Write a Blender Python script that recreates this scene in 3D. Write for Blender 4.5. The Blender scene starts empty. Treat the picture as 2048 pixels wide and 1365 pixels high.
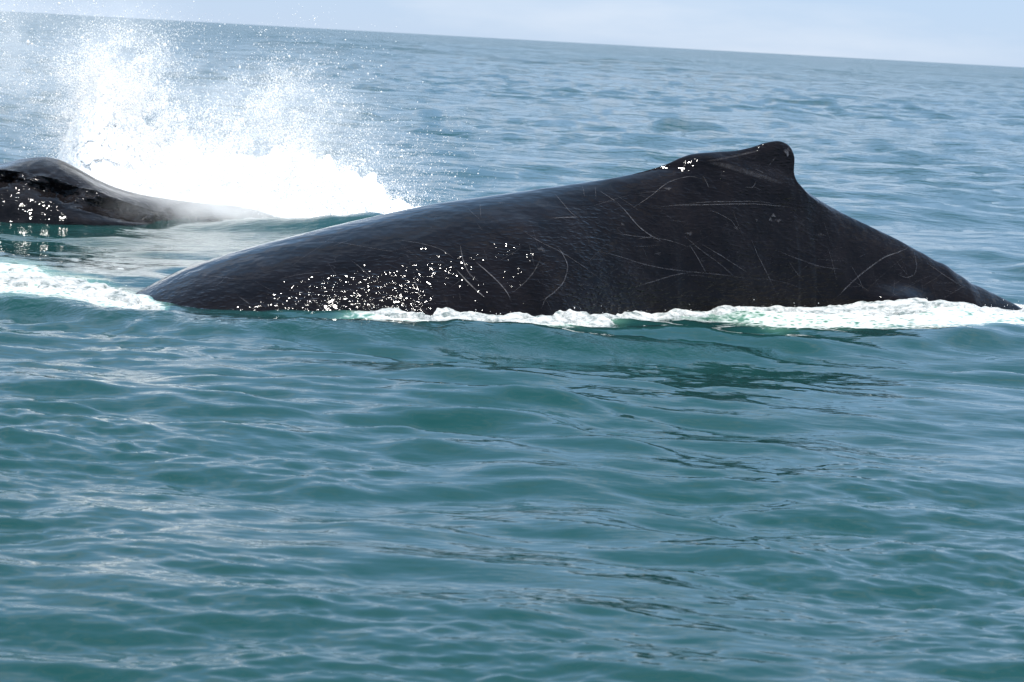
import bpy, math
import numpy as np
from mathutils import Matrix, Vector
from mathutils.bvhtree import BVHTree

rng = np.random.default_rng(7)
scene = bpy.context.scene
col = scene.collection

# ------------------------------------------------------------------ camera
# A hand-held telephoto shot from a small boat: eye 2.3 m above the water,
# looking along +Y, pitched down and rolled a little.
FPX = 5592.0                     # focal length in pixels of the 2048 px wide photograph
CAM_H = 2.3
ROLL = math.atan(113.0 / 2048.0)
PITCH = math.atan(604.0 * math.cos(ROLL) / FPX)
_F = np.array([0.0, math.cos(PITCH), -math.sin(PITCH)])
_R0 = np.array([1.0, 0.0, 0.0])
_U0 = np.cross(_R0, _F)
_R = math.cos(ROLL) * _R0 + math.sin(ROLL) * _U0
_U = np.cross(_R, _F)
CAM = np.array([0.0, 0.0, CAM_H])

cam_data = bpy.data.cameras.new("camera")
cam_data.sensor_width = 36.0
cam_data.lens = FPX / 2048.0 * 36.0
cam_data.clip_start = 0.1
cam_data.clip_end = 60000.0
cam_data.dof.use_dof = True
cam_data.dof.focus_distance = 24.0
cam_data.dof.aperture_fstop = 6.3
cam = bpy.data.objects.new("camera", cam_data)
col.objects.link(cam)
cam.matrix_world = Matrix(((_R[0], _U[0], -_F[0], CAM[0]),
                           (_R[1], _U[1], -_F[1], CAM[1]),
                           (_R[2], _U[2], -_F[2], CAM[2]),
                           (0, 0, 0, 1)))
scene.camera = cam

# ------------------------------------------------------------------ light, sky, exposure
SUN_EL = math.radians(76.0)
SUN_AZ = math.radians(166.0)      # compass style: 0 = +Y (away from the boat), 90 = +X
SUN_DIR = np.array([math.cos(SUN_EL) * math.sin(SUN_AZ),
                    math.cos(SUN_EL) * math.cos(SUN_AZ), math.sin(SUN_EL)])
sun_data = bpy.data.lights.new("sun", 'SUN')
sun_data.energy = 5.0
sun_data.angle = math.radians(0.53)
sun_data.color = (1.0, 0.96, 0.90)
sun = bpy.data.objects.new("sun", sun_data)
col.objects.link(sun)
sun.rotation_euler = Vector(SUN_DIR).to_track_quat('Z', 'Y').to_euler()

world = bpy.data.worlds.new("World")
scene.world = world
world.use_nodes = True
wt = world.node_tree
wt.nodes.clear()
def wn(t, **kw):
    n = wt.nodes.new(t)
    for k, v in kw.items():
        setattr(n, k, v)
    return n
w_out = wn('ShaderNodeOutputWorld')
w_bg = wn('ShaderNodeBackground')
EXPOSURE = 0.85
SKY_STRENGTH = 0.08
_sv = 1.0/(SKY_STRENGTH*2**EXPOSURE)      # display value to sky value
w_bg.inputs['Strength'].default_value = SKY_STRENGTH
w_sky = wn('ShaderNodeTexSky', sky_type='NISHITA', sun_disc=False)
w_sky.sun_elevation = SUN_EL
w_sky.sun_rotation = SUN_AZ
w_sky.air_density = 0.7
w_sky.dust_density = 0.0
w_sky.ozone_density = 4.0
# broken thin cloud spread over the whole sky
w_tc = wn('ShaderNodeTexCoord')
w_map = wn('ShaderNodeMapping')
w_map.inputs['Location'].default_value = (0.0, 0.0, 0.0)
w_map.inputs['Scale'].default_value = (1.0, 1.0, 5.0)
w_noise = wn('ShaderNodeTexNoise')
w_noise.inputs['Scale'].default_value = 3.0
w_noise.inputs['Detail'].default_value = 7.0
w_noise.inputs['Roughness'].default_value = 0.55
w_ramp = wn('ShaderNodeMapRange')
w_ramp.inputs['From Min'].default_value = 0.49
w_ramp.inputs['From Max'].default_value = 0.66
w_ramp.inputs['To Min'].default_value = 0.0
w_ramp.inputs['To Max'].default_value = 0.62
w_ramp.clamp = True
w_mix = wn('ShaderNodeMix', data_type='RGBA')
w_mix.inputs['B'].default_value = tuple(c*_sv for c in (0.90, 0.95, 1.03)) + (1.0,)
wl = wt.links.new
# thin tropical veil over the whole sky, thickening towards the horizon all round
w_sep = wn('ShaderNodeSeparateXYZ')
w_abs = wn('ShaderNodeMath', operation='ABSOLUTE')
w_one = wn('ShaderNodeMath', operation='SUBTRACT')
w_one.inputs[0].default_value = 1.0
w_pow = wn('ShaderNodeMath', operation='POWER')
w_pow.inputs[1].default_value = 5.0
w_veil = wn('ShaderNodeMapRange')
w_veil.inputs['To Min'].default_value = 0.60
w_veil.inputs['To Max'].default_value = 0.90
w_vmix = wn('ShaderNodeMix', data_type='RGBA')
w_vcol = wn('ShaderNodeMix', data_type='RGBA')
w_vcol.inputs['A'].default_value = tuple(c*_sv for c in (0.37, 0.69, 1.10)) + (1.0,)
w_vcol.inputs['B'].default_value = tuple(c*_sv for c in (0.52, 0.66, 0.88)) + (1.0,)
wl(w_pow.outputs[0], w_vcol.inputs['Factor'])
wl(w_vcol.outputs['Result'], w_vmix.inputs['B'])
wl(w_tc.outputs['Generated'], w_sep.inputs[0])
wl(w_sep.outputs['Z'], w_abs.inputs[0])
wl(w_abs.outputs[0], w_one.inputs[1])
wl(w_one.outputs[0], w_pow.inputs[0])
wl(w_pow.outputs[0], w_veil.inputs['Value'])
wl(w_veil.outputs['Result'], w_vmix.inputs['Factor'])
wl(w_sky.outputs['Color'], w_vmix.inputs['A'])
wl(w_tc.outputs['Generated'], w_map.inputs['Vector'])
wl(w_map.outputs['Vector'], w_noise.inputs['Vector'])
wl(w_noise.outputs['Fac'], w_ramp.inputs['Value'])
wl(w_ramp.outputs['Result'], w_mix.inputs['Factor'])
wl(w_vmix.outputs['Result'], w_mix.inputs['A'])
wl(w_mix.outputs['Result'], w_bg.inputs['Color'])
wl(w_bg.outputs['Background'], w_out.inputs['Surface'])

vs = scene.view_settings
vs.view_transform = 'Standard'
vs.look = 'None'
vs.exposure = EXPOSURE
vs.gamma = 1.0
vs.use_curve_mapping = False
scene.render.engine = 'CYCLES'
scene.cycles.max_bounces = 20
scene.cycles.diffuse_bounces = 16
scene.cycles.volume_bounces = 8
scene.cycles.transparent_max_bounces = 16
scene.cycles.use_denoising = True

# ------------------------------------------------------------------ measuring helpers
def ray(px, py):
    px = np.asarray(px, float); py = np.asarray(py, float)
    d = (_F[None, :] + ((px.ravel() - 1024.0) / FPX)[:, None] * _R[None, :]
         - ((py.ravel() - 682.5) / FPX)[:, None] * _U[None, :])
    return d
def on_z(px, py, z=0.0):
    d = ray(px, py)
    t = (z - CAM_H) / d[:, 2]
    return CAM + d * t[:, None]
def on_y(px, py, Y):
    d = ray(px, py)
    t = np.broadcast_to(np.asarray(Y, float).ravel(), (len(d),)) / d[:, 1]
    return CAM + d * t[:, None]
def horizon_y(px):
    return 22.0 + px * 113.0 / 2048.0

def pchip(xk, yk, x):
    xk = np.asarray(xk, float); yk = np.asarray(yk, float); x = np.asarray(x, float)
    h = np.diff(xk); dl = np.diff(yk) / h
    m = np.zeros_like(yk)
    for i in range(1, len(xk) - 1):
        if dl[i-1] * dl[i] > 0:
            w1 = 2*h[i] + h[i-1]; w2 = h[i] + 2*h[i-1]
            m[i] = (w1 + w2) / (w1/dl[i-1] + w2/dl[i])
    m[0] = dl[0]; m[-1] = dl[-1]
    k = np.clip(np.searchsorted(xk, x) - 1, 0, len(h) - 1)
    t = np.clip((x - xk[k]) / h[k], 0, 1)
    return ((2*t**3 - 3*t**2 + 1)*yk[k] + (t**3 - 2*t**2 + t)*h[k]*m[k]
            + (-2*t**3 + 3*t**2)*yk[k+1] + (t**3 - t**2)*h[k]*m[k+1])
def sstep(a, b, x):
    t = np.clip((x - a) / (b - a), 0, 1)
    return t*t*(3 - 2*t)

class Tile:
    """periodic 2-D field, sampled bilinearly at any world x, y"""
    def __init__(self, f, size):
        self.f = f; self.n = f.shape[0]; self.s = size
    def __call__(self, x, y):
        n = self.n
        u = np.asarray(x) / self.s * n; v = np.asarray(y) / self.s * n
        i0 = np.floor(u).astype(np.int64); j0 = np.floor(v).astype(np.int64)
        a = u - i0; b = v - j0
        i0 %= n; j0 %= n
        i1 = (i0 + 1) % n; j1 = (j0 + 1) % n
        f = self.f
        return ((f[i0, j0]*(1-a) + f[i1, j0]*a)*(1-b) + (f[i0, j1]*(1-a) + f[i1, j1]*a)*b)

def spectral_tile(n, size, lmin, lmax, p, direction=None, spread=2.0, iso=0.2, seed=0, slope=None, rms=None):
    r = np.random.default_rng(seed)
    k1 = np.fft.fftfreq(n, size / n)                   # cycles per metre
    kx, ky = np.meshgrid(k1, k1, indexing='ij')
    k = np.hypot(kx, ky); k[0, 0] = 1e9
    amp = k**(-p) * np.exp(-(1.0/lmax/k)**4) * np.exp(-(k*lmin)**2)
    if direction is not None:
        c = np.abs(kx*direction[0] + ky*direction[1]) / k / np.hypot(*direction)
        amp = amp * np.sqrt(c**(2*spread) + iso)
    f = np.real(np.fft.ifft2(amp * np.exp(2j*np.pi*r.random((n, n))) ))
    f -= f.mean()
    if slope is not None:
        gx = np.gradient(f, size / n, axis=0); gy = np.gradient(f, size / n, axis=1)
        f *= slope / math.sqrt((gx**2 + gy**2).mean())
    else:
        f *= (rms or 1.0) / f.std()
    return Tile(f, size)

waves_small = spectral_tile(1024, 23.7, 0.16, 1.9, 2.1, (0.16, 1.0), 4.0, 0.07, 3, slope=0.122)
waves_fine = spectral_tile(1024, 13.1, 0.06, 0.40, 1.65, (0.10, 1.0), 3.0, 0.10, 9, slope=0.095)
waves_sea = spectral_tile(1024, 127.0, 0.6, 4.0, 1.85, (0.2, 1.0), 2.0, 0.2, 14, slope=0.16)
waves_long = spectral_tile(512, 907.0, 9.0, 60.0, 2.2, (-0.25, 1.0), 2.0, 0.15, 15, slope=0.045)
waves_mid = spectral_tile(512, 71.3, 0.9, 9.0, 2.4, (-0.15, 1.0), 2.0, 0.15, 5, slope=0.052)
noise_fine = spectral_tile(1024, 5.3, 0.012, 0.5, 1.35, seed=11, rms=1.0)
noise_mid = spectral_tile(512, 11.9, 0.08, 2.0, 1.6, seed=12, rms=1.0)

# the crest of the water pushed up along the near whale, measured on the water
def crest_line(pts, z):
    p = np.array(pts, float)
    xs = np.linspace(p[0, 0], p[-1, 0], 60)
    w = on_z(xs, pchip(p[:, 0], p[:, 1], xs), z)
    return w[:, 0], w[:, 1]
bow_x, bow_y = crest_line([(-400, 560), (-150, 572), (0, 585), (150, 606), (300, 622), (500, 642), (700, 650), (900, 660),
                           (1100, 668), (1330, 676), (1600, 668), (1900, 660), (2300, 650)], 0.1)
bow_h = pchip([-9, -6, -4.4, -2.8, -1.5, 0, 1.3, 2.2, 4.5, 9],
              [0.10, 0.12, 0.11, 0.06, 0.05, 0.06, 0.06, 0.04, 0.05, 0.02], np.linspace(-9, 9, 200))

def local_features(x, y):
    h = np.zeros_like(x)
    # bow wave along the near whale: steep front towards the boat, long soft back
    yc = np.interp(x, bow_x, bow_y)
    hh = np.interp(x, np.linspace(-9, 9, 200), bow_h)
    wob = 0.12*noise_mid(x*0.6 + 3.0, 1.7 + 0*x)
    d = y - yc - wob
    h += hh * np.where(d < 0, np.exp(-(d/0.24)**2), np.exp(-(d/0.5)**2))
    h -= 0.25*hh*np.exp(-((d + 1.0)/0.55)**2)
    # wash heaped against the tail end
    c = on_z(1850, 622, 0.06)[0]
    h += 0.07*np.exp(-((x - c[0])/1.3)**2 - ((y - c[1])/0.5)**2)
    # foaming shoulder to the left of the near whale
    c = on_z(90, 560, 0.08)[0]
    h += 0.10*np.exp(-((x - c[0])/0.9)**2 - ((y - c[1])/0.8)**2)
    # swell rising between the two whales
    ax = np.clip((x + 2.6)/1.4, -3, 3)
    h += 0.24*np.exp(-((x + 1.75)/0.85)**2 - ((y - 31.0)/0.55)**2)*(1 + 0.15*noise_mid(x*0.35, y*0.45))
    h += 0.13*np.exp(-((x + 2.8)/0.9)**2 - ((y - 31.2)/0.6)**2)
    return h

def water(x, y):
    x = np.asarray(x, float); y = np.asarray(y, float)
    r = np.hypot(x, y)
    calm = 1.0 - 0.20*np.exp(-((x + 0.5)/6.0)**2 - ((y - 24.0)/4.0)**2)
    gust = 1.0 + 0.25*np.clip(noise_mid(x*0.11, y*0.11), -1.5, 1.5)
    breeze = np.clip(0.85 + 0.55*noise_mid(x*0.23 + 5, y*0.13), 0.15, 1.9)          # cat's-paws
    h = calm*gust*waves_small(x, y) + waves_mid(x + 3.0, y) + breeze*waves_fine(x, y)*(1 - sstep(22, 45, r))
    h = h + waves_sea(x, y)*sstep(27, 75, r) + waves_long(x, y)*sstep(70, 300, r)     # rougher open water beyond the whales
    return h + local_features(x, y)

# ------------------------------------------------------------------ mesh helpers
def mesh_np(name, V, F, smooth=True):
    V = np.asarray(V, np.float32); F = np.asarray(F, np.int32)
    me = bpy.data.meshes.new(name)
    nf, k = F.shape
    me.vertices.add(len(V)); me.vertices.foreach_set('co', V.ravel())
    me.loops.add(nf*k); me.loops.foreach_set('vertex_index', F.ravel())
    me.polygons.add(nf)
    me.polygons.foreach_set('loop_start', np.arange(0, nf*k, k, dtype=np.int32))
    me.polygons.foreach_set('use_smooth', np.full(nf, smooth, dtype=bool))
    me.update(calc_edges=True)
    return me
def grid_faces(nr, nc, wrap=False):
    i = np.arange(nr - 1)[:, None]; j = np.arange(nc if wrap else nc - 1)[None, :]
    a = i*nc + j; b = i*nc + (j + 1) % nc; c = (i + 1)*nc + (j + 1) % nc; d = (i + 1)*nc + j
    return np.stack([a, b, c, d], -1).reshape(-1, 4)
def add_attr(me, name, vals):
    at = me.attributes.new(name, 'FLOAT', 'POINT')
    at.data.foreach_set('value', np.asarray(vals, np.float32).ravel())
def link(name, me, mat, parent=None, **props):
    o = bpy.data.objects.new(name, me)
    col.objects.link(o)
    if mat is not None:
        me.materials.append(mat)
    if parent is not None:
        o.parent = parent
    for k, v in props.items():
        o[k] = v
    return o

# ------------------------------------------------------------------ material helpers
class Mat:
    def __init__(self, name):
        self.m = bpy.data.materials.new(name)
        self.m.use_nodes = True
        self.t = self.m.node_tree
        self.t.nodes.clear()
        self.out = self.n('ShaderNodeOutputMaterial')
    def n(self, typ, ins=None, **kw):
        nd = self.t.nodes.new(typ)
        for k, v in kw.items():
            setattr(nd, k, v)
        for k, v in (ins or {}).items():
            s = nd.inputs[k]
            if isinstance(v, bpy.types.NodeSocket):
                self.t.links.new(v, s)
            else:
                s.default_value = v
        return nd
    def math(self, op, a, b=0.0, clamp=False):
        return self.n('ShaderNodeMath', {0: a, 1: b}, operation=op, use_clamp=clamp).outputs[0]
    def rng(self, v, a, b, c=0.0, d=1.0):
        return self.n('ShaderNodeMapRange', {'Value': v, 'From Min': a, 'From Max': b, 'To Min': c, 'To Max': d}, clamp=True).outputs[0]
    def mix(self, f, a, b):
        return self.n('ShaderNodeMix', {'Factor': f, 'A': a, 'B': b}, data_type='RGBA').outputs['Result']
    def noise(self, vec, scale, detail=2.0, rough=0.5):
        return self.n('ShaderNodeTexNoise', {'Vector': vec, 'Scale': scale, 'Detail': detail, 'Roughness': rough}).outputs['Fac']
    def pos(self, scale=(1, 1, 1), rot=(0, 0, 0)):
        g = self.n('ShaderNodeNewGeometry')
        return self.n('ShaderNodeMapping', {'Vector': g.outputs['Position'], 'Scale': scale, 'Rotation': rot}).outputs[0]
    def attr(self, name):
        return self.n('ShaderNodeAttribute', attribute_name=name).outputs['Fac']
    def surface(self, s):
        self.t.links.new(s, self.out.inputs['Surface'])

# sea water
M = Mat('sea_water')
foam_a = M.attr('foam')
bub_a = M.attr('aerated')
far_a = M.attr('open')
far2_a = M.attr('offing')
p = M.pos()
ps = M.pos((1.0, 1.6, 1.0))
deep = M.mix(M.noise(M.pos((0.07, 0.05, 0.07)), 1.0, 3.0), (0.0042, 0.0290, 0.0290, 1), (0.0056, 0.0350, 0.0330, 1))
deep = M.mix(bub_a, deep, (0.08, 0.19, 0.14, 1))
lace = M.noise(p, 9.0, 8.0, 0.62)
lace2 = M.n('ShaderNodeTexVoronoi', {'Vector': p, 'Scale': 14.0}, feature='DISTANCE_TO_EDGE').outputs['Distance']
fm = M.math('ADD', foam_a, M.math('MULTIPLY', M.math('SUBTRACT', lace, 0.5), 1.6))
fm = M.math('SUBTRACT', fm, M.math('MULTIPLY', lace2, 0.9))
fm = M.math('MULTIPLY', M.rng(fm, 0.50, 1.10), M.rng(foam_a, 0.02, 0.2))
bump_h = M.math('ADD', M.math('MULTIPLY', M.noise(M.pos((0.8, 1.8, 1.0)), 7.0, 2.0, 0.5), 0.0045),
                M.math('MULTIPLY', M.math('MULTIPLY', M.noise(M.pos((0.55, 0.9, 1.0), (0, 0, 0.2)), 1.1, 4.0, 0.6), 0.22), far_a))
bump_h = M.math('ADD', bump_h, M.math('MULTIPLY', M.math('MULTIPLY', M.noise(M.pos((0.20, 0.30, 1.0)), 1.0, 3.0, 0.6), 1.3), far2_a))
bump_h = M.math('ADD', bump_h, M.math('MULTIPLY', M.math('MULTIPLY', M.noise(M.pos((0.03, 0.05, 1.0)), 1.0, 4.0, 0.6), 9.0), M.attr('far')))
bump_h = M.math('ADD', bump_h, M.math('MULTIPLY', M.math('MULTIPLY', M.noise(p, 13.0, 3.0, 0.6), M.attr('crest')), 0.018))
bump = M.n('ShaderNodeBump', {'Height': bump_h, 'Strength': 1.0, 'Distance': 1.0})
wat = M.n('ShaderNodeBsdfPrincipled', {'Base Color': deep, 'Roughness': M.math('ADD', 0.035, M.math('MULTIPLY', far2_a, 0.07)), 'IOR': 1.333, 'Normal': bump.outputs[0]})
foamb = M.n('ShaderNodeBsdfPrincipled', {'Base Color': (0.55, 0.57, 0.57, 1), 'Roughness': 0.7, 'Normal': bump.outputs[0]})
mx = M.n('ShaderNodeMixShader', {0: fm, 1: wat.outputs[0], 2: foamb.outputs[0]})
M.surface(mx.outputs[0])
MAT_SEA = M.m

# churned foam with body
M = Mat('churned_foam')
p = M.pos()
b = M.n('ShaderNodeBump', {'Height': M.noise(p, 34.0, 5.0, 0.65), 'Strength': 1.0, 'Distance': 0.03})
n1 = M.noise(M.pos((1.0, 1.7, 1.7)), 7.0, 6.0, 0.62)
n2 = M.noise(p, 26.0, 4.0, 0.6)
froth = M.math('ADD', n1, M.math('MULTIPLY', M.math('SUBTRACT', n2, 0.5), 0.5))
fc = M.mix(M.rng(froth, 0.33, 0.48), (0.13, 0.165, 0.165, 1), (0.34, 0.36, 0.36, 1))
fc = M.mix(M.rng(froth, 0.45, 0.61), fc, (0.46, 0.47, 0.47, 1))
pr = M.n('ShaderNodeBsdfPrincipled', {'Base Color': fc, 'Roughness': M.rng(froth, 0.3, 0.5, 0.12, 0.6), 'IOR': 1.33, 'Normal': b.outputs[0]})
M.surface(pr.outputs[0])
MAT_FOAM = M.m

# airborne droplets
M = Mat('spray_droplets')
d1 = M.n('ShaderNodeBsdfDiffuse', {'Color': (0.99, 0.99, 0.99, 1)})
d2 = M.n('ShaderNodeBsdfTranslucent', {'Color': (0.99, 0.99, 0.99, 1)})
g1 = M.n('ShaderNodeBsdfGlossy', {'Color': (1, 1, 1, 1), 'Roughness': 0.25})
m1 = M.n('ShaderNodeMixShader', {0: 0.55, 1: d1.outputs[0], 2: d2.outputs[0]})
m2 = M.n('ShaderNodeMixShader', {0: 0.05, 1: m1.outputs[0], 2: g1.outputs[0]})
M.surface(m2.outputs[0])
MAT_DROP = M.m

# wet black whale skin
def skin(name, base_lo, base_hi, film=1.0):
    M = Mat(name)
    p = M.pos()
    mott = M.noise(p, 3.2, 7.0, 0.62)
    c = M.mix(M.rng(mott, 0.36, 0.72), base_lo, base_hi)
    # fine old scratch marks: thin lines where two stretched noises cross
    for rot, sc in (((0.2, 0.9, 0.1), 2.3), ((0.1, -0.6, 0.3), 3.1), ((0.0, 0.25, 0.0), 2.7)):
        q = M.n('ShaderNodeMapping', {'Vector': p, 'Rotation': rot, 'Scale': (0.22, 1.0, 1.6)}).outputs[0]
        ln = M.math('ABSOLUTE', M.math('SUBTRACT', M.noise(q, sc*3.0, 1.0, 0.4), 0.5))
        line = M.math('SUBTRACT', 1.0, M.rng(ln, 0.0, 0.006))
        gate = M.rng(M.noise(p, sc*1.3, 3.0, 0.6), 0.52, 0.70)
        c = M.mix(M.math('MULTIPLY', M.math('MULTIPLY', line, gate), 0.45), c, (0.030, 0.029, 0.034, 1))
    specks = M.rng(M.noise(p, 30.0, 3.0, 0.7), 0.66, 0.74)
    c = M.mix(M.math('MULTIPLY', specks, 0.35), c, (0.022, 0.021, 0.024, 1))
    f1 = M.math('MAXIMUM', M.math('SUBTRACT', M.noise(M.pos((0.65, 0.65, 2.0)), 22.0, 1.0, 0.5), 0.46), 0.0)   # beads and rivulets
    f2 = M.noise(M.pos((1.0, 1.0, 1.4)), 4.0, 2.0, 0.5)
    gate = M.rng(M.noise(p, 1.6, 3.0, 0.6), 0.30, 0.55, 0.55, 1.0)
    nz = M.n('ShaderNodeSeparateXYZ', {0: M.n('ShaderNodeNewGeometry').outputs['Normal']}).outputs['Z']
    gate = M.math('MULTIPLY', gate, M.rng(nz, 0.77, 0.92, 1.0, 0.06))
    hgt = M.math('ADD', M.math('MULTIPLY', M.math('MULTIPLY', M.math('MULTIPLY', f1, gate), M.attr('film')), 0.026*film), M.math('MULTIPLY', f2, 0.020*film))
    b = M.n('ShaderNodeBump', {'Height': hgt, 'Strength': 1.0, 'Distance': 1.0})
    df = M.n('ShaderNodeBsdfDiffuse', {'Color': c, 'Normal': b.outputs[0]})
    gl = M.n('ShaderNodeBsdfAnisotropic', {'Color': (1, 1, 1, 1), 'Roughness': 0.115, 'Normal': b.outputs[0]}, distribution='BECKMANN')
    fr = M.n('ShaderNodeFresnel', {"IOR": 1.26, 'Normal': b.outputs[0]})
    pr = M.n('ShaderNodeMixShader', {0: fr.outputs[0], 1: df.outputs[0], 2: gl.outputs[0]})
    M.surface(pr.outputs[0])
    return M.m
MAT_SKIN = skin('wet_black_skin', (0.0022, 0.0015, 0.0017, 1), (0.0060, 0.0045, 0.0050, 1))
MAT_SKIN2 = skin('wet_grey_black_skin', (0.003, 0.0026, 0.003, 1), (0.011, 0.010, 0.011, 1), 0.75)

M = Mat('pale_scars_and_fin_light')  # also colours the painted light on the fin's facet
fade = M.attr('fade')
brk = M.rng(M.noise(M.pos(), 22.0, 4.0, 0.65), 0.36, 0.62)
al = M.math('MULTIPLY', fade, M.rng(brk, 0.0, 1.0, 0.25, 1.0))
sc = M.n('ShaderNodeBsdfPrincipled', {'Base Color': (0.075, 0.075, 0.085, 1), 'Roughness': 0.5})
tr = M.n('ShaderNodeBsdfTransparent')
mx = M.n('ShaderNodeMixShader', {0: al, 1: tr.outputs[0], 2: sc.outputs[0]})
M.surface(mx.outputs[0])
MAT_SCAR_FIN_LIGHT = M.m

# ------------------------------------------------------------------ the sea
def soft_band(px_, top, bot, edge=8.0):
    return None

# foam areas as strips on the water: (x, upper y, lower y, strength) measured in the photograph
FOAM_TAIL = np.array([(640, 632, 640, 0.2), (700, 622, 640, 0.6), (760, 606, 642, 1.0), (830, 606, 646, 1.0), (900, 611, 648, 1.0),
                      (1000, 614, 653, 1.0), (1100, 615, 652, 1.0), (1180, 612, 646, 0.9), (1260, 611, 634, 0.6), (1330, 606, 622, 0.8),
                      (1400, 608, 624, 0.5), (1470, 602, 640, 0.7), (1540, 599, 652, 0.95), (1640, 599, 652, 1.0), (1760, 600, 650, 1.0),
                      (1880, 602, 652, 1.0), (1980, 606, 654, 1.0), (2060, 604, 654, 1.0), (2200, 606, 654, 0.9)], float)
FOAM_HEAD = np.array([(-350, 500, 572, 0.8), (-120, 508, 574, 0.9), (0, 518, 580, 0.95), (60, 536, 588, 1.0), (130, 545, 594, 1.0), (200, 560, 600, 1.0),
                      (260, 578, 607, 1.0), (310, 594, 614, 1.0), (335, 603, 614, 0.6)], float)
def to_pixel(P):
    q = P - CAM
    zc = q @ _F
    return 1024.0 + FPX*(q @ _R)/zc, 682.5 - FPX*(q @ _U)/zc
def strip_world(S):
    xs = np.linspace(S[0, 0], S[-1, 0], 400)
    a = on_z(xs, pchip(S[:, 0], S[:, 1], xs), 0.08)
    b = on_z(xs, pchip(S[:, 0], S[:, 2], xs), 0.04)
    st = np.interp(xs, S[:, 0], S[:, 3])
    return a, b, st
def strip_mask(S, x, y, grow=0.70):
    a, b, st = strip_world(S)
    mx_ = 0.5*(a[:, 0] + b[:, 0])
    ya = np.interp(x, mx_, a[:, 1]); yb = np.interp(x, mx_, b[:, 1]); s = np.interp(x, mx_, st, left=0, right=0)
    lo = np.minimum(ya, yb); hi = np.maximum(ya, yb)
    return s*sstep(lo - grow, lo + 0.1, y)*(1 - sstep(hi - 0.1, hi + grow, y))

def build_sea():
    dense = np.radians(np.arange(-14.0, 14.001, 0.031))
    rest = np.radians(np.concatenate([np.arange(14.6, 30, 0.8), np.arange(30, 330, 4.0), np.arange(330, 345.6, 0.8)]))
    th = np.concatenate([dense, rest])                    # angle from +Y, clockwise
    dep = np.concatenate([np.arange(1420, 120, -2.5), np.arange(120, 6, -0.8)])
    r = np.concatenate([[0.4, 1, 2, 3, 4, 5, 6, 7, 8], CAM_H*FPX/dep, np.geomspace(2400, 45000, 12)])
    T, Rr = np.meshgrid(th, r)
    x = Rr*np.sin(T); y = Rr*np.cos(T)
    z = water(x, y)*(1 - sstep(2150, 2600, Rr))
    V = np.stack([x, y, z], -1).reshape(-1, 3)
    me = mesh_np('sea', V, grid_faces(len(r), len(th), wrap=True)[:, ::-1])
    fx, fy = x.ravel(), y.ravel()
    foam = np.maximum(strip_mask(FOAM_TAIL, fx, fy), strip_mask(FOAM_HEAD, fx, fy, 0.5))
    # thin foam streaks left of the near whale and below the burst of spray
    c = on_z(150, 530, 0)[0]
    foam = np.maximum(foam, 0.42*np.exp(-((fx - c[0])/1.3)**2 - ((fy - c[1])/0.9)**2))
    foam = np.maximum(foam, 1.0*np.exp(-((fx + 3.2)/2.2)**4 - ((fy - 33.6)/1.6)**4))
    aer = np.clip(1.3*np.maximum(strip_mask(FOAM_TAIL, fx, fy, 0.45), strip_mask(FOAM_HEAD, fx, fy, 0.8)), 0, 1)
    add_attr(me, 'foam', foam)
    add_attr(me, 'aerated', 0.75*aer)
    yc = np.interp(fx, bow_x, bow_y)
    add_attr(me, 'crest', np.exp(-((fy - yc + 0.05)/0.28)**2)*np.interp(fx, [-9, -6, 1.6, 2.4], [0.6, 1, 1, 0]))
    add_attr(me, 'open', sstep(16, 80, np.hypot(fx, fy)))
    add_attr(me, 'far', sstep(150, 900, np.hypot(fx, fy)))
    add_attr(me, 'offing', sstep(35, 420, np.hypot(fx, fy)))
    return link('sea', me, MAT_SEA, kind='structure', label='green blue open sea with small ripples out to the horizon')
build_sea()

# ------------------------------------------------------------------ near whale
TOP = [(-420, 1150), (-200, 900), (0, 745), (150, 665), (230, 622), (280, 597), (330, 570), (400, 536), (470, 512), (540, 491), (620, 470),
       (700, 450), (760, 436), (830, 420), (900, 406), (1000, 391), (1100, 376), (1200, 361), (1260, 350), (1330, 330),
       (1366, 314), (1386, 308), (1430, 304), (1468, 302), (1502, 295), (1530, 285), (1548, 282), (1562, 286), (1571, 293), (1576, 304),
       (1579, 345), (1586, 358), (1598, 372), (1625, 392), (1680, 424), (1740, 453), (1788, 476), (1798, 481), (1832, 500),
       (1846, 507), (1872, 522), (1896, 534), (1914, 547), (1950, 569), (2000, 594), (2035, 612), (2090, 650), (2250, 780)]
BODY = [(1260, 350), (1330, 337), (1400, 334), (1460, 341), (1520, 354), (1570, 368), (1610, 388), (1640, 402)]
PLANE_A = on_y(290, 597, 23.0)[0]
PLANE_B = on_y(2030, 613, 26.5)[0]
def spine_point(px, py):
    d = ray(px, py)
    ab = PLANE_B - PLANE_A
    n = np.array([-ab[1], ab[0], 0.0])
    t = ((PLANE_A - CAM) @ n) / (d @ n)
    return CAM + d*t[:, None]

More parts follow.
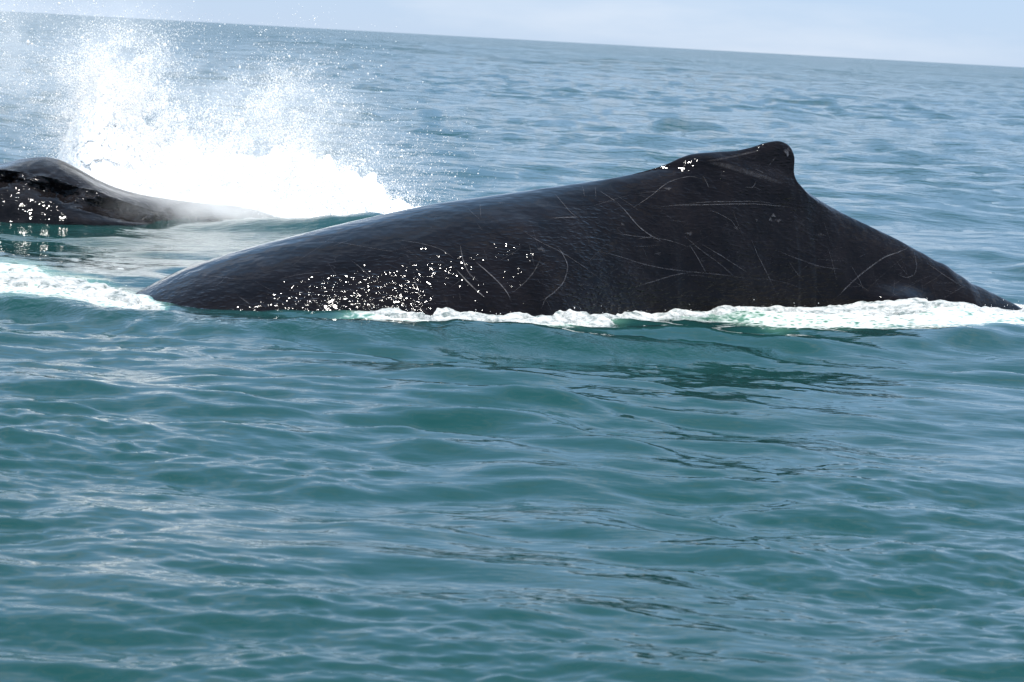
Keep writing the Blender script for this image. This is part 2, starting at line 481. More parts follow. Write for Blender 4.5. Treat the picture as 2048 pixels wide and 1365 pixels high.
WATERLINE = [(500, 634), (650, 640), (800, 636), (1000, 636), (1200, 628), (1300, 618), (1400, 619), (1600, 616), (1800, 616), (1950, 618)]
def build_near_whale():
    tx = np.array(TOP, float)
    st = np.unique(np.concatenate([np.linspace(-420, 1300, 330), np.linspace(1300, 1570, 110), np.linspace(1570, 1605, 60),
                                   np.linspace(1605, 2250, 190)]))
    ytop = pchip(tx[:, 0], tx[:, 1], st)
    ytop = ytop + sstep(1720, 1820, st)*(0.9*np.sin(st/14.5) + 0.7*np.sin(st/6.3 + 1))*(0.5 + 0.5*np.sin(st/37.0))*(1 - sstep(1990, 2030, st))
    bx = np.array(BODY, float)
    inb = (st > 1260) & (st < 1640)
    ybod = ytop.copy()
    ybod[inb] = np.maximum(pchip(bx[:, 0], bx[:, 1], st[inb]), ytop[inb])
    Ptop = spine_point(st, ytop)
    Pbod = spine_point(st, ybod)
    kx = [-420, -100, 290, 500, 700, 1000, 1300, 1500, 1700, 1900, 2030, 2250]
    A = pchip(kx, [0.75, 1.10, 1.32, 1.36, 1.34, 1.22, 0.98, 0.78, 0.56, 0.38, 0.27, 0.12], st)
    Bh = pchip(kx, [0.7, 0.9, 1.05, 1.12, 1.2, 1.25, 1.28, 1.15, 0.95, 0.7, 0.5, 0.2], st)
    E = pchip(kx, [0.95, 0.95, 0.95, 0.95, 1.0, 1.08, 1.22, 1.32, 1.4, 1.35, 1.25, 1.0], st)
    # half-width set so that the near flank meets the water where the photograph shows it
    ab = PLANE_B - PLANE_A
    sd = ab*np.array([1, 1, 0]); sd /= np.linalg.norm(sd)
    nb = np.array([sd[1], -sd[0], 0.0])
    W = np.array(WATERLINE, float)
    wx = np.linspace(W[0, 0], W[-1, 0], 80)
    Q = on_z(wx, pchip(W[:, 0], W[:, 1], wx), 0.04) - PLANE_A
    need = np.interp((Ptop - PLANE_A) @ sd, Q @ sd, Q @ nb)
    uu = np.clip((Pbod[:, 2] - 0.04)/(2*Bh), 0.02, 1)
    fac = np.sqrt(np.clip(1 - (1 - 2*uu)**2, 0, 1))**E
    An = np.clip(need/fac, 0.25, 1.7)
    An = np.convolve(np.pad(An, 25, mode='edge'), np.ones(51)/51, 'valid')
    A = A + (np.minimum(An, A*1.15) - A)*(sstep(560, 760, st)*(1 - sstep(1930, 2030, st)))
    J = 76
    phi = np.linspace(0, math.pi, J)
    finh = Ptop[:, 2] - Pbod[:, 2]
    dtot = 2*Bh + finh
    z = Ptop[:, 2][:, None] - dtot[:, None]*(1 - np.cos(phi))[None, :]/2
    u = np.clip((Pbod[:, 2][:, None] - z)/(2*Bh[:, None]), 0, 1)
    sinp = np.sqrt(np.clip(1 - (1 - 2*u)**2, 0, 1))
    body = A[:, None]*sinp**E[:, None]
    dd = np.clip(Ptop[:, 2][:, None] - z, 0, None)
    hmax = 0.40
    hup = np.clip((z - Pbod[:, 2][:, None])/hmax, 0, 1)
    fin = (0.045 + 0.09*(1 - hup)**1.5)*np.sqrt(np.clip(dd/0.06, 0, 1))*(sstep(1290, 1400, st)*(1 - sstep(1590, 1720, st)))[:, None]
    fin *= np.where(z < Pbod[:, 2][:, None], np.exp(-((Pbod[:, 2][:, None] - z)/0.25)**2), 1.0)
    hw = np.sqrt(body**2 + fin**2)
    # soft muscle undulation and the wet bulge low on the flank near the tail
    Xs = Ptop[:, 0][:, None] + 0*z
    hw *= 1 + 0.008*noise_mid(Xs*0.5, z*0.8)
    bc = on_y(1765, 598, 25.3)[0]
    bulge = 0.22*np.exp(-((Xs - bc[0])/0.30)**2 - ((z - bc[2] + 0.02)/0.09)**2)
    zl = spine_point(st, np.interp(st, [1400, 1590], [322, 376]))[:, 2][:, None]
    ledge = 0.055*(1 - sstep(-0.01, 0.13, z - zl))*(sstep(1395, 1450, st)*(1 - sstep(1560, 1640, st)))[:, None]
    ledge *= np.exp(-(np.clip(zl - z, 0, 9)/0.22)**2)
    ledge *= np.clip(dd/0.05, 0, 1)
    bulge = bulge + ledge
    ab = PLANE_B - PLANE_A
    n = np.array([ab[1], -ab[0], 0.0]); n /= np.linalg.norm(n)      # towards the boat
    # the tip of the fin hooks back a little
    zlo = spine_point(st, np.full(len(st), 352.0))[:, 2][:, None]; zhi = spine_point(st, np.full(len(st), 306.0))[:, 2][:, None]
    hook = 0.042*sstep(0, 1, (z - zlo)/(zhi - zlo))*sstep(1490, 1570, st)[:, None]*(1 - sstep(1580, 1600, st))[:, None]
    Ptop = Ptop[:, None, :] + hook[..., None]*(ab/np.linalg.norm(ab))[None, None, :]*np.array([1, 1, 0])
    Ptop = np.moveaxis(Ptop, 2, 0); Ptop = np.stack([Ptop[0], Ptop[1]], 0)
    near = np.stack([Ptop[0] + n[0]*(hw + bulge), Ptop[1] + n[1]*(hw + bulge), z], -1)
    far = np.stack([Ptop[0] - n[0]*hw, Ptop[1] - n[1]*hw, z], -1)
    # where the near flank meets the water
    under = near[..., 2] < water(near[..., 0], near[..., 1])
    first = np.argmax(under, axis=1)
    vis = (first > 1)
    global WL_POINTS
    WL_POINTS = near[np.arange(len(st)), first][vis]
    ring = np.concatenate([near, far[:, -2:0:-1]], axis=1)
    S, K = ring.shape[:2]
    V = ring.reshape(-1, 3)
    F = grid_faces(S, K, wrap=True)
    # close the two submerged ends with small fans of quads folded to their centres
    V = np.concatenate([V, [ring[0].mean(0)], [ring[-1].mean(0)]])
    j = np.arange(0, K, 2)
    c0 = np.stack([np.full(len(j), S*K), (j + 2) % K, (j + 1) % K, j], -1)
    o = (S - 1)*K
    c1 = np.stack([np.full(len(j), S*K + 1), o + j, o + (j + 1) % K, o + (j + 2) % K], -1)
    me = mesh_np('body', V, np.concatenate([F, c0, c1]))
    wet = 0.30 + 0.70*(1 - sstep(1050, 1380, st)) + 0.3*sstep(1300, 1400, st)*(1 - sstep(1600, 1700, st))
    add_attr(me, 'film', np.concatenate([np.repeat(wet, K), [0.3, 0.3]]))
    bvh = BVHTree.FromPolygons([tuple(v) for v in V.tolist()], F.tolist())
    root = bpy.data.objects.new('whale', None)
    root.location = (PLANE_A*0.5 + PLANE_B*0.5)*np.array([1, 1, 0])
    col.objects.link(root)
    root['label'] = 'large black whale in front with arched scratched back and hooked dorsal fin'
    root['category'] = 'whale'
    root['group'] = 'whales at the surface'
    body_o = link('body', me, MAT_SKIN, root)
    body_o.matrix_parent_inverse = Matrix.Translation(-root.location)
    return root, bvh
whale_root, whale_bvh = build_near_whale()

SCARS_AND_FIN_LIGHT = [
 (24, 0.22, [(1415, 325), (1450, 333), (1490, 345), (1530, 357), (1568, 369)]),  # no scar: light on the fin's facet, painted as a broad pale ribbon
 (12, 0.18, [(1412, 323), (1450, 318), (1490, 309), (1520, 303)]),  # upper edge of the same lit facet, its light painted too
 # (width px, strength, [(x, y) ...]) in the photograph
 (5, 0.9, [(1232, 405), (1245, 418), (1270, 447), (1295, 468), (1325, 484)]),
 (4, 0.6, [(1232, 405), (1215, 393), (1200, 383)]),
 (3, 0.6, [(1105, 385), (1125, 408), (1143, 428), (1158, 437)]),
 (4, 0.7, [(1098, 438), (1125, 437), (1158, 436)]),
 (3, 0.7, [(1310, 417), (1350, 412), (1420, 410), (1500, 409), (1560, 413), (1600, 418)]),
 (3, 0.5, [(1370, 408), (1430, 404), (1510, 403), (1560, 409)]),
 (3, 0.5, [(1415, 420), (1440, 430), (1460, 442), (1475, 462)]),
 (4, 0.8, [(912, 540), (930, 560), (950, 580), (972, 598)]),
 (4, 0.9, [(950, 524), (975, 545), (1000, 570), (1015, 590), (1022, 605)]),
 (3, 0.7, [(920, 490), (926, 520), (938, 548), (958, 565)]),
 (4, 0.8, [(1110, 490), (1125, 510), (1134, 535), (1128, 560), (1108, 585), (1090, 600), (1082, 618)]),
 (3, 0.6, [(1040, 460), (1080, 485), (1120, 505), (1160, 530), (1185, 548), (1210, 568)]),
 (3, 0.5, [(1180, 500), (1240, 515), (1300, 532), (1360, 542), (1420, 548), (1500, 558)]),
 (4, 0.6, [(1270, 574), (1310, 562), (1350, 550), (1385, 544)]),
 (3, 0.5, [(1225, 467), (1270, 473), (1330, 480), (1380, 495)]),
 (3, 0.7, [(1272, 480), (1290, 476), (1315, 473)]),
 (4, 0.7, [(1378, 490), (1390, 508), (1402, 530), (1412, 549)]),
 (3, 0.5, [(1365, 470), (1400, 500), (1440, 530), (1465, 553), (1480, 565)]),
 (3, 0.6, [(1395, 485), (1430, 505), (1465, 527), (1500, 550)]),
 (3, 0.6, [(1500, 475), (1515, 510), (1535, 550), (1555, 592)]),
 (3, 0.4, [(1480, 558), (1530, 558), (1570, 565), (1610, 580)]),
 (4, 0.8, [(1668, 600), (1700, 568), (1735, 538), (1770, 514), (1800, 503), (1812, 497), (1819, 487)]),
 (3, 0.5, [(1656, 498), (1664, 525), (1672, 560)]),
 (3, 0.5, [(1700, 530), (1715, 555), (1727, 580)]),
 (3, 0.4, [(1575, 520), (1592, 545), (1605, 560)]),
 (3, 0.5, [(1826, 500), (1831, 530), (1827, 548), (1810, 555), (1792, 549)]),
 (4, 0.5, [(1850, 525), (1880, 545), (1910, 565), (1935, 580)]),
 (3, 0.4, [(1790, 520), (1805, 540), (1815, 552)]),
 (3, 0.5, [(620, 483), (680, 487), (740, 497), (800, 508)]),
 (3, 0.4, [(660, 496), (690, 485), (715, 477)]),
 (3, 0.5, [(790, 480), (840, 488), (880, 500), (910, 520)]),
 (3, 0.5, [(400, 552), (440, 556), (480, 562)]),
 (3, 0.4, [(430, 575), (447, 562), (455, 552)]),
 (3, 0.5, [(478, 595), (490, 603), (500, 611)]),
 (3, 0.5, [(826, 555), (836, 580), (842, 600)]),
 (3, 0.4, [(935, 418), (948, 430), (960, 440)]),
 (3, 0.5, [(960, 405), (961, 425), (962, 438)]),
 (3, 0.5, [(1260, 420), (1300, 395), (1340, 365), (1380, 355), (1405, 360)]),
 (3, 0.4, [(1405, 352), (1414, 368), (1418, 378)]),
 (3, 0.5, [(1508, 338), (1520, 344), (1528, 348)]),
 (3, 0.5, [(1535, 334), (1545, 322), (1552, 314)]),
 (3, 0.6, [(1490, 375), (1503, 376), (1512, 362)]),
 (3, 0.4, [(1505, 374), (1515, 378), (1522, 382)]),
 (3, 0.4, [(1190, 375), (1191, 385), (1192, 398)]),
 (3, 0.4, [(1165, 372), (1167, 385), (1169, 396)]),
 (3, 0.4, [(1300, 430), (1302, 350), (1366, 345), (1368, 330)][2:]),
 (3, 0.4, [(1020, 590), (1050, 565), (1070, 540), (1080, 520)]),
 (3, 0.4, [(1550, 500), (1600, 520), (1650, 535), (1690, 540)]),
 (3, 0.35, [(1230, 330 + 60), (1260, 410), (1280, 425)]),
 (3, 0.35, [(700, 520), (730, 545), (745, 560)]),
 (3, 0.35, [(560, 560), (600, 550), (650, 545)]),
]
PATCHES = [(1573, 304, 7, 9, 1.0), (1546, 432, 6, 4, 0.9), (1555, 442, 9, 4, 0.7), (1540, 440, 5, 5, 0.6), (1378, 468, 9, 4, 0.7),
           (1335, 379, 9, 4, 0.5), (1082, 500, 8, 7, 0.5), (1472, 457, 6, 4, 0.5), (1244, 450, 5, 4, 0.5), (1512, 441, 4, 4, 0.4),
           (1005, 408, 14, 5, 0.35), (1640, 470, 12, 4, 0.25), (1315, 508, 10, 3, 0.4), (990, 400, 12, 4, 0.3)]

def build_scars_and_fin_light(root, bvh):
    V = []; F = []; A = []
    def hit(px, py):
        d = Vector(ray(px, py)[0]).normalized()
        loc, nor, idx, dist = bvh.ray_cast(Vector(CAM), d)
        if loc is None:
            return None
        if nor.dot(d) > 0:
            nor = -nor
        return np.array(loc), np.array(nor)
    faint = []
    for _ in range(95):
        x0 = 1900 - 1500*rng.random()**1.3; top = np.interp(x0, [380, 700, 1000, 1300, 1600, 1900], [560, 460, 400, 350, 390, 545])
        y0 = rng.uniform(top + 12, 610); an = rng.choice([0.75, -0.55, 1.25, 0.1]) + rng.normal(0, 0.15); ln = rng.uniform(18, 120)*rng.uniform(0.5, 1)
        bend = rng.normal(0, 0.10)
        faint.append((rng.uniform(1.6, 3.0), rng.uniform(0.06, 0.26),
                      [(x0 + t*ln*math.cos(an + bend*t), y0 + t*ln*math.sin(an + bend*t)) for t in (0, 0.35, 0.7, 1.0)]))
    for wpx, strength, path in SCARS_AND_FIN_LIGHT + faint:
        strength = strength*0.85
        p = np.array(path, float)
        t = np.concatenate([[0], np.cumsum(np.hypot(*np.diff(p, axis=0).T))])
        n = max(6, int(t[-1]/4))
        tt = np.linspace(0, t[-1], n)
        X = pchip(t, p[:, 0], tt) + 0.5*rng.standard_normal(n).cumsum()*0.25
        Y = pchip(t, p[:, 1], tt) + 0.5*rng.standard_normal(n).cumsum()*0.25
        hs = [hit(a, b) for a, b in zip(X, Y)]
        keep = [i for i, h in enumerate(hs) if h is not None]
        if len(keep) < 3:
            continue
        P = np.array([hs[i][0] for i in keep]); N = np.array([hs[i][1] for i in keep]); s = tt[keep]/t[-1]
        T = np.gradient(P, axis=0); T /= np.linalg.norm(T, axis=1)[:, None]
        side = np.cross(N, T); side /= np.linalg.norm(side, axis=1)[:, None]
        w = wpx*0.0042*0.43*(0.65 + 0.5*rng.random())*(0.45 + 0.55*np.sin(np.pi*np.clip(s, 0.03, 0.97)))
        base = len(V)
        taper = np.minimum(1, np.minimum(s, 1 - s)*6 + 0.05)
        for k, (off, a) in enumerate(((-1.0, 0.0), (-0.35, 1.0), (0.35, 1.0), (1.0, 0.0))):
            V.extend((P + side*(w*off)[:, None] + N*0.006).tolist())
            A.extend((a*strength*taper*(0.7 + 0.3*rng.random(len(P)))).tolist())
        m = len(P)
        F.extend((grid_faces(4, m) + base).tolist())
    for px, py, rx, ry, strength in PATCHES:
        h = hit(px, py)
        if h is None:
            continue
        P, N = h
        T = np.cross(N, [0, 0, 1.0]); T /= np.linalg.norm(T)
        B = np.cross(N, T)
        base = len(V)
        m = 16
        for rad, a in ((0.05, 1.0), (0.55, 0.9), (1.0, 0.0)):
            for q in range(m):
                an = 2*math.pi*q/m
                jag = 1 + 0.35*math.sin(3*an + px) + 0.2*math.sin(7*an + py)
                V.append((P + N*0.008 + T*math.cos(an)*rad*jag*rx*0.0043 + B*math.sin(an)*rad*jag*ry*0.0043).tolist())
                A.append(a*strength*(1.0 if px == 1573 else 0.5))
        F.extend((grid_faces(3, m, wrap=True) + base).tolist())
    me = mesh_np('scratches_fin_light', np.array(V), np.array(F))
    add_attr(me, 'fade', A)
    o = link('scratches_fin_light', me, MAT_SCAR_FIN_LIGHT, root, label='pale thin scratch marks and scars over the dark flank, painted light on the fin', kind='stuff')
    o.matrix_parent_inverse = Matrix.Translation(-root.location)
build_scars_and_fin_light(whale_root, whale_bvh)

# ------------------------------------------------------------------ far whale, head low in the water
def build_far_whale():
    st = np.linspace(-420, 600, 260)
    K = [-420, -200, 0, 40, 80, 110, 150, 190, 250, 330, 400, 470, 520, 560, 600]
    def c(v): return pchip(K, v, st)
    ytop = c([350, 345, 330, 321, 317, 322, 340, 362, 385, 400, 408, 414, 424, 440, 462])
    yrid = c([352, 350, 339, 343, 351, 357, 371, 381, 403, 424, 432, 436, 442, 452, 470])
    ygro = c([366, 364, 353, 362, 374, 381, 396, 408, 424, 436, 442, 446, 450, 458, 474])
    ylow = c([376, 374, 361, 368, 382, 390, 406, 416, 434, 444, 449, 452, 456, 463, 478])
    ymid = c([410, 408, 398, 402, 410, 415, 424, 431, 441, 449, 454, 457, 461, 468, 482])
    ywat = c([456, 456, 454, 454, 454, 454, 454, 455, 457, 461, 464, 466, 470, 476, 488])
    Y0 = 31.6 + 1.5*sstep(120, 600, st)                       # the snout points a little away
    wdt = c([1.0, 1.0, 1.0, 1.0, 1.0, 1.0, 0.95, 0.9, 0.8, 0.62, 0.5, 0.38, 0.28, 0.18, 0.10])
    rows = []
    def at(y, off): rows.append(on_y(st, y, Y0 + off*wdt))
    top = on_y(st, ytop, Y0)
    back = top + np.stack([0*st, 1.2*wdt, -0.9*wdt], -1)
    rows.append(back + np.stack([0*st, 0*st, -0.8*wdt], -1))
    rows.append(back)
    rows.append(top + np.stack([0*st, 0.62*wdt, -0.16*wdt], -1))
    rows.append(top + np.stack([0*st, 0.25*wdt, 0.0*st], -1))
    at(ytop + 1.5, -0.02)
    at(0.55*ytop + 0.45*yrid, -0.26)
    at(yrid, -0.46)
    at(yrid + 2.5, -0.485)
    at(ygro - 2.0, -0.505)
    at(ygro + 2.0, -0.52)
    at(ylow, -0.575)
    at(ylow + 5, -0.66)
    at(ymid, -0.82)
    at(ywat, -0.98)
    at(ywat + 60, -0.9)
    at(ywat + 140, -0.5)
    C = np.array(rows)                                        # rows x stations x 3
    m = len(C)
    tt = np.linspace(0, m - 1, (m - 1)*9 + 1)
    i = np.clip(np.floor(tt).astype(int), 0, m - 2); f = (tt - i)[:, None, None]
    p0 = C[np.clip(i - 1, 0, m - 1)]; p1 = C[i]; p2 = C[i + 1]; p3 = C[np.clip(i + 2, 0, m - 1)]
    G = 0.5*((2*p1) + (-p0 + p2)*f + (2*p0 - 5*p1 + 4*p2 - p3)*f**2 + (-p0 + 3*p1 - 3*p2 + p3)*f**3)
    # lumpy jaw edge
    X = G[:, :, 0]; Z = G[:, :, 2]
    lump = 0.022*noise_mid(X*1.6, Z*2.4) + 0.013*noise_fine(X*0.9, Z*1.2)
    band = np.exp(-((tt - 8.5)/2.2)**2)[:, None]
    G[:, :, 1] -= lump*(0.4 + 1.6*band)
    G[:, :, 2] += 0.5*lump*band
    R, S = G.shape[:2]
    V = G.reshape(-1, 3)
    me = mesh_np('body', V, grid_faces(R, S)[:, ::-1])
    add_attr(me, 'film', np.full(len(V), 0.8))
    root = bpy.data.objects.new('whale', None)
    root.location = (-5.6, 31.5, 0.0)
    col.objects.link(root)
    root['label'] = 'dark whale low in the water at left edge, ridged head before white spray'
    root['category'] = 'whale'
    root['group'] = 'whales at the surface'
    o = link('body', me, MAT_SKIN2, root)
    o.matrix_parent_inverse = Matrix.Translation(-root.location)
build_far_whale()

# ------------------------------------------------------------------ churned foam with real height
def droplets(P, Rd, shape='octa', stretch=0.3):
    """one closed little solid per droplet, all in one mesh"""
    if shape == 'tetra':
        bv = np.array([(1, 1, 1), (-1, -1, 1), (-1, 1, -1), (1, -1, -1)], float)/3**0.5
        bf = np.array([(0, 2, 1), (0, 1, 3), (0, 3, 2), (1, 2, 3)])
    elif shape == 'octa':
        bv = np.array([(1, 0, 0), (-1, 0, 0), (0, 1, 0), (0, -1, 0), (0, 0, 1), (0, 0, -1)], float)
        bf = np.array([(0, 2, 4), (2, 1, 4), (1, 3, 4), (3, 0, 4), (2, 0, 5), (1, 2, 5), (3, 1, 5), (0, 3, 5)])
    else:
        g = (1 + 5**0.5)/2
        bv = np.array([(-1, g, 0), (1, g, 0), (-1, -g, 0), (1, -g, 0), (0, -1, g), (0, 1, g), (0, -1, -g), (0, 1, -g),
                       (g, 0, -1), (g, 0, 1), (-g, 0, -1), (-g, 0, 1)], float)
        bv /= np.linalg.norm(bv[0])
        bf = np.array([(0, 11, 5), (0, 5, 1), (0, 1, 7), (0, 7, 10), (0, 10, 11), (1, 5, 9), (5, 11, 4), (11, 10, 2), (10, 7, 6),
                       (7, 1, 8), (3, 9, 4), (3, 4, 2), (3, 2, 6), (3, 6, 8), (3, 8, 9), (4, 9, 5), (2, 4, 11), (6, 2, 10), (8, 6, 7), (9, 8, 1)])
    n = len(P)
    sc = 1 + stretch*rng.standard_normal((n, 1, 3)).clip(-1.5, 1.5)
    V = (P[:, None, :] + bv[None]*Rd[:, None, None]*sc).reshape(-1, 3)
    F = (np.arange(n)[:, None, None]*len(bv) + bf[None]).reshape(-1, 3)
    return V, F

def foam_mesh(G, st, hgt, name, label, seed):
    """a low heaped layer of froth over the water: G = rows (inner to outer) x columns of ground points"""
    ny, nx = G.shape[:2]
    x, y = G[..., 0], G[..., 1]
    v = np.linspace(0, 1, ny)[:, None]
    base = water(x, y)
    big = noise_mid(x*0.55 + seed, y*0.55)
    lump = noise_mid(x*1.3 + seed, y*1.3)
    small = noise_mid(x*2.6, y*2.6 + seed)
    edge = 1 - sstep(0.45, 0.95, v + 0.16*big + 0.12*lump + 0.05*small)
    body = np.clip(0.62 + 0.30*big + 0.26*lump + 0.20*small, 0.0, 2)
    cover = sstep(0.10, 0.45, st[None]*edge*(0.75 + 0.35*lump + 0.2*big))
    z = base - 0.035 + cover*(0.040 + hgt*st[None]*body*(0.35 + 0.65*edge))
    V = np.stack([x, y, z], -1).reshape(-1, 3)
    o = link(name, mesh_np(name, V, grid_faces(ny, nx)), MAT_FOAM, kind='stuff', label=label, category='foam')
    r = np.random.default_rng(int(seed*10) + 3)
    k = 420
    ii = r.integers(0, nx, k); jj = (r.random(k)**1.2*ny*0.9).astype(int)
    good = r.random(k) < (st[None]*edge)[jj, ii]
    P = np.stack([x[jj, ii], y[jj, ii], z[jj, ii] + np.abs(r.normal(0, 0.03, k)) + 0.005], -1)[good]
    dv, df = droplets(P, r.uniform(0.0015, 0.0045, len(P)), 'octa')
    link('flecks', mesh_np('flecks', dv, df), MAT_DROP, o, kind='stuff')
    return o
def foam_along_whale():
    P = WL_POINTS[np.argsort(WL_POINTS[:, 0])]
    px, _ = to_pixel(P)
    u = np.linspace(640, 2230, 1100)
    X = np.interp(u, px, P[:, 0]); Yw = np.interp(u, px, P[:, 1])
    Yw = np.convolve(np.pad(Yw, 10, mode='edge'), np.ones(21)/21, 'valid')
    far_x = u > px.max()
    X[far_x] = X[~far_x][-1] + (u[far_x] - px.max())*26.6/FPX
    wid = np.interp(u, [640, 700, 780, 1000, 1150, 1250, 1330, 1420, 1500, 1600, 1800, 2000, 2230],
                    [0.10, 0.45, 0.85, 1.10, 1.00, 0.65, 0.40, 0.45, 0.9, 1.35, 1.5, 1.6, 1.6])
    st = np.interp(u, [640, 680, 730, 780, 1150, 1230, 1300, 1340, 1400, 1460, 1520, 2230], [0, 0.35, 0.7, 1.0, 1.0, 0.6, 0.8, 0.9, 0.6, 0.6, 0.85, 0.68])
    v = np.linspace(-0.30, 1.0, 64)[:, None]
    off = np.where(v < 0, v*1.0, v*wid[None])
    n = np.array([0.30, -0.954])
    G = np.stack([X[None] + n[0]*off, Yw[None] + n[1]*off], -1)
    return foam_mesh(G, st, 0.055, 'foam', 'white churned foam along the waterline of the scratched whale', 1.0)
def foam_ahead():
    S = FOAM_HEAD
    xs = np.linspace(S[0, 0], S[-1, 0], 520)
    a = on_z(xs, pchip(S[:, 0], S[:, 1], xs), 0.10); b = on_z(xs, pchip(S[:, 0], S[:, 2], xs) + 4, 0.05)
    v = np.linspace(0, 1, 90)[:, None, None]
    G = (a[None]*(1 - v) + b[None]*v)[..., :2]
    st = np.interp(xs, S[:, 0], S[:, 3])*0.62
    return foam_mesh(G, st, 0.06, 'foam', 'greenish white foam wash at left edge ahead of the scratched whale', 4.0)
foam_along_whale()
foam_ahead()

# ------------------------------------------------------------------ burst of spray behind the far whale
def blob(x, y, cx, cy, sx, sy, ang=0.0, p=2.0):
    c, s = math.cos(math.radians(ang)), math.sin(math.radians(ang))
    u = ((x - cx)*c + (y - cy)*s)/sx; v = (-(x - cx)*s + (y - cy)*c)/sy
    return np.exp(-(np.abs(u)**p + np.abs(v)**p))
def spray_density(x, y):
    """how much spray the plume holds, as measured across it"""
    d = 0*x
    d += 3.2*blob(x, y, 265, 300, 105, 100, 0, 2.4)
    d += 2.6*blob(x, y, 225, 205, 75, 75, 0, 2)
    d += 1.0*blob(x, y, 225, 140, 75, 60, 0, 2)
    d += 3.6*blob(x, y, 420, 360, 200, 62, 8, 3)
    d += 3.4*blob(x, y, 610, 372, 110, 62, 20, 3)
    d += 2.6*blob(x, y, 760, 412, 95, 28, 12, 2)
    d += 0.85*blob(x, y, 480, 230, 115, 48, -40, 2)
    d += 0.60*blob(x, y, 600, 230, 90, 65, -10, 2)
    d += 0.6*blob(x, y, 530, 290, 130, 40, 0, 2)
    d += 0.42*blob(x, y, 250, 95, 110, 50, 0, 2)
    d += 0.30*blob(x, y, 130, 190, 90, 130, 0, 2)
    d += 0.20*blob(x, y, 20, 130, 55, 110, 0, 2)
    d += 0.05*blob(x, y, 560, 110, 140, 60, 0, 2)
    d += 0.22*blob(x, y, 760, 330, 90, 70, 35, 2)
    d += 0.05*blob(x, y, 850, 330, 80, 80, 0, 2)
    return d
def sample_spray(n, power, clump, seed, box=(-250, 1000, -60, 445)):
    r = np.random.default_rng(seed)
    out = []
    tot = 0
    mx_ = 5.0**power
    while tot < n:
        x = r.uniform(box[0], box[1], 400000); y = r.uniform(box[2], box[3], 400000)
        w = spray_density(x, y)
        c = 1 + clump*noise_mid(x/110.0 + y/300.0, y/110.0) + 0.6*clump*noise_mid(x/35.0 + 4, y/28.0 + x/70.0)
        ang = np.arctan2(440 - y, x - 400); rad = np.hypot(x - 400, 440 - y)
        jet = 1 + 0.16*noise_mid(ang*6.0, rad/200.0) + 0.12*noise_mid(ang*13.0 + 3, rad/90.0)   # streaming fingers
        w = (w*np.clip(c, 0.02, 3)*np.clip(jet, 0.15, 2.2))**power
        # nothing below the water line the burst rises from
        base = np.interp(x, [-250, 100, 200, 300, 420, 560, 700, 880, 1000], [330, 330, 362, 400, 412, 440, 430, 415, 405])
        w = w*(1 - sstep(base - 6, base + 10, y))
        k = r.random(len(x))*mx_ < w
        out.append(np.stack([x[k], y[k]], -1)); tot += k.sum()
    q = np.concatenate(out)[:n]
    return q, r
def build_spray():
    parts = []
    # fine grains, mid drops, heavy clots and sparkling outliers
    q, r = sample_spray(240000, 1.0, 0.28, 21)
    Y = 33.95 + 0.55*r.standard_normal(len(q))
    parts.append(droplets(on_y(q[:, 0], q[:, 1], Y), r.lognormal(math.log(0.0047), 0.35, len(q)), 'tetra'))
    q, r = sample_spray(4000, 0.75, 0.5, 22)
    Y = 33.3 + 0.6*r.standard_normal(len(q))
    parts.append(droplets(on_y(q[:, 0], q[:, 1], Y), r.lognormal(math.log(0.0075), 0.3, len(q)), 'octa'))
    q, r = sample_spray(8000, 2.2, 0.3, 23)
    Y = 34.0 + 0.3*r.standard_normal(len(q))
    parts.append(droplets(on_y(q[:, 0], q[:, 1], Y), r.uniform(0.008, 0.019, len(q)), 'octa'))
    off = 0; Vs = []; Fs = []
    for v, f in parts:
        Vs.append(v); Fs.append(f + off); off += len(v)
    me = mesh_np('spray', np.concatenate(Vs), np.concatenate(Fs))
    return link('spray', me, MAT_DROP, kind='stuff', category='spray',
                label='tall burst of white spray and droplets behind the low whale')
spray = build_spray()

def build_spray_core(parent):
    """the solid white water at the heart of the burst: a ragged mound leaning away from the boat"""
    K = np.array([(105, 345), (120, 300), (140, 250), (166, 196), (200, 166), (240, 176), (278, 228), (310, 268), (360, 292), (410, 312), (460, 322),
                  (520, 315), (580, 308), (635, 318), (685, 350), (735, 378), (790, 402), (850, 418), (890, 428)], float)
    st = np.linspace(105, 890, 420)
    yt = pchip(K[:, 0], K[:, 1], st)
    base = np.interp(st, [105, 200, 300, 420, 560, 700, 890], [380, 400, 425, 440, 452, 448, 440])
    top = on_y(st, yt, 34.0); bot = on_y(st, base, 32.9)
    v = np.linspace(0, 1, 110)[:, None]
    hgt = np.maximum(top[:, 2] - bot[:, 2], 0.05)
    depth = 0.35 + 0.75*hgt
    rows_y = top[None, :, 1] - depth[None]*(1.6*v - 0.6)                  # from behind the ridge to its foot
    prof = np.where(v < 0.375, 1 - ((0.375 - v)/0.375)**2*0.9, 1 - ((v - 0.375)/0.625)**1.5)
    z = bot[None, :, 2] - 0.1 + (hgt[None] + 0.1)*prof
    x = top[None, :, 0]*(rows_y/34.0)
    n1 = noise_mid(x*1.1, rows_y*1.1 + z); n2 = noise_mid(x*3.0 + 7, z*3.0 + rows_y); n3 = noise_fine(x*0.9, z*0.9 + rows_y)
    amp = (sstep(0, 0.25, hgt)*sstep(105, 230, st))[None]
    z = z + amp*(0.06*n1 + 0.028*n2 + 0.010*n3)*(prof > 0.05)
    yy = rows_y + amp*(0.05*n1 + 0.03*n2)
    V = np.stack([x + 0.008*n3*amp, yy, z], -1).reshape(-1, 3)
    M = Mat('white_water')
    d = M.n('ShaderNodeBsdfDiffuse', {'Color': (0.93, 0.94, 0.94, 1)})
    M.surface(d.outputs[0])
    return link('dense_core', mesh_np('dense_core', V, grid_faces(110, 420)), M.m, parent, kind='stuff')
build_spray_core(spray)

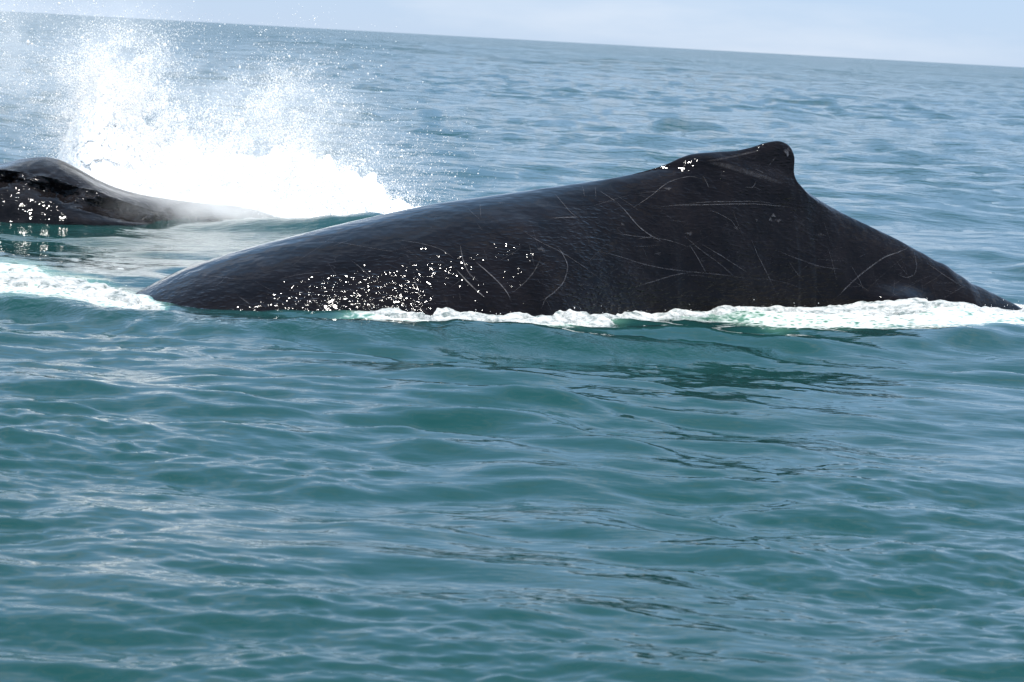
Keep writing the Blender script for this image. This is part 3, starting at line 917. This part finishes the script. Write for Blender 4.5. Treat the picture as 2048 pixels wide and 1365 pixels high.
# fine mist hanging in and in front of the burst
def build_mist(parent):
    lo = np.array([-7.6, 30.2, -0.1]); hi = np.array([0.3, 36.2, 3.2])
    bv = np.array([[(lo, hi)[i][0], (lo, hi)[j][1], (lo, hi)[k][2]] for i in (0, 1) for j in (0, 1) for k in (0, 1)])
    bf = np.array([(0, 1, 3, 2), (4, 6, 7, 5), (0, 4, 5, 1), (2, 3, 7, 6), (0, 2, 6, 4), (1, 5, 7, 3)])
    M = Mat('fine_mist')
    p = M.pos()
    # (photo x, y, distance, half-size px x, px y, depth m, density per metre)
    puffs = [(225, 150, 33.9, 110, 130, 0.8, 0.32), (500, 350, 33.6, 260, 80, 0.9, 0.20), (540, 240, 33.8, 170, 100, 0.8, 0.34),
             (150, 170, 33.5, 160, 170, 1.0, 0.10), (340, 402, 32.0, 150, 40, 0.6, 0.65), (480, 418, 32.2, 130, 24, 0.6, 1.1),
             (5, 100, 33.4, 70, 130, 0.9, 0.28), (225, 355, 32.2, 60, 40, 0.5, 0.40)]
    dens = None
    for x, y, Y, sx, sy, sd, k in puffs:
        c = on_y(x, y, Y)[0]
        ax, az = sx*Y/FPX, sy*Y/FPX
        q = M.n('ShaderNodeVectorMath', {0: p, 1: tuple(c)}, operation='SUBTRACT').outputs[0]
        q = M.n('ShaderNodeVectorMath', {0: q, 1: (1/ax, 1/sd, 1/az)}, operation='MULTIPLY').outputs[0]
        r2 = M.n('ShaderNodeVectorMath', {0: q, 1: q}, operation='DOT_PRODUCT').outputs['Value']
        g = M.math('MULTIPLY', M.math('EXPONENT', M.math('MULTIPLY', r2, -1.0)), k)
        dens = g if dens is None else M.math('ADD', dens, g)
    nz = M.rng(M.noise(p, 3.0, 5.0, 0.6), 0.36, 0.66, 0.25, 1.9)
    dens = M.math('MULTIPLY', dens, nz)
    dens = M.math('SUBTRACT', dens, 0.01)
    dens = M.math('MAXIMUM', dens, 0.0)
    v = M.n('ShaderNodeVolumePrincipled', {'Color': (0.995, 0.995, 0.995, 1), 'Density': dens, 'Anisotropy': 0.0})
    M.t.links.new(v.outputs[0], M.out.inputs['Volume'])
    return link('mist', mesh_np('mist', bv, bf, False), M.m, parent, kind='stuff')
build_mist(spray)
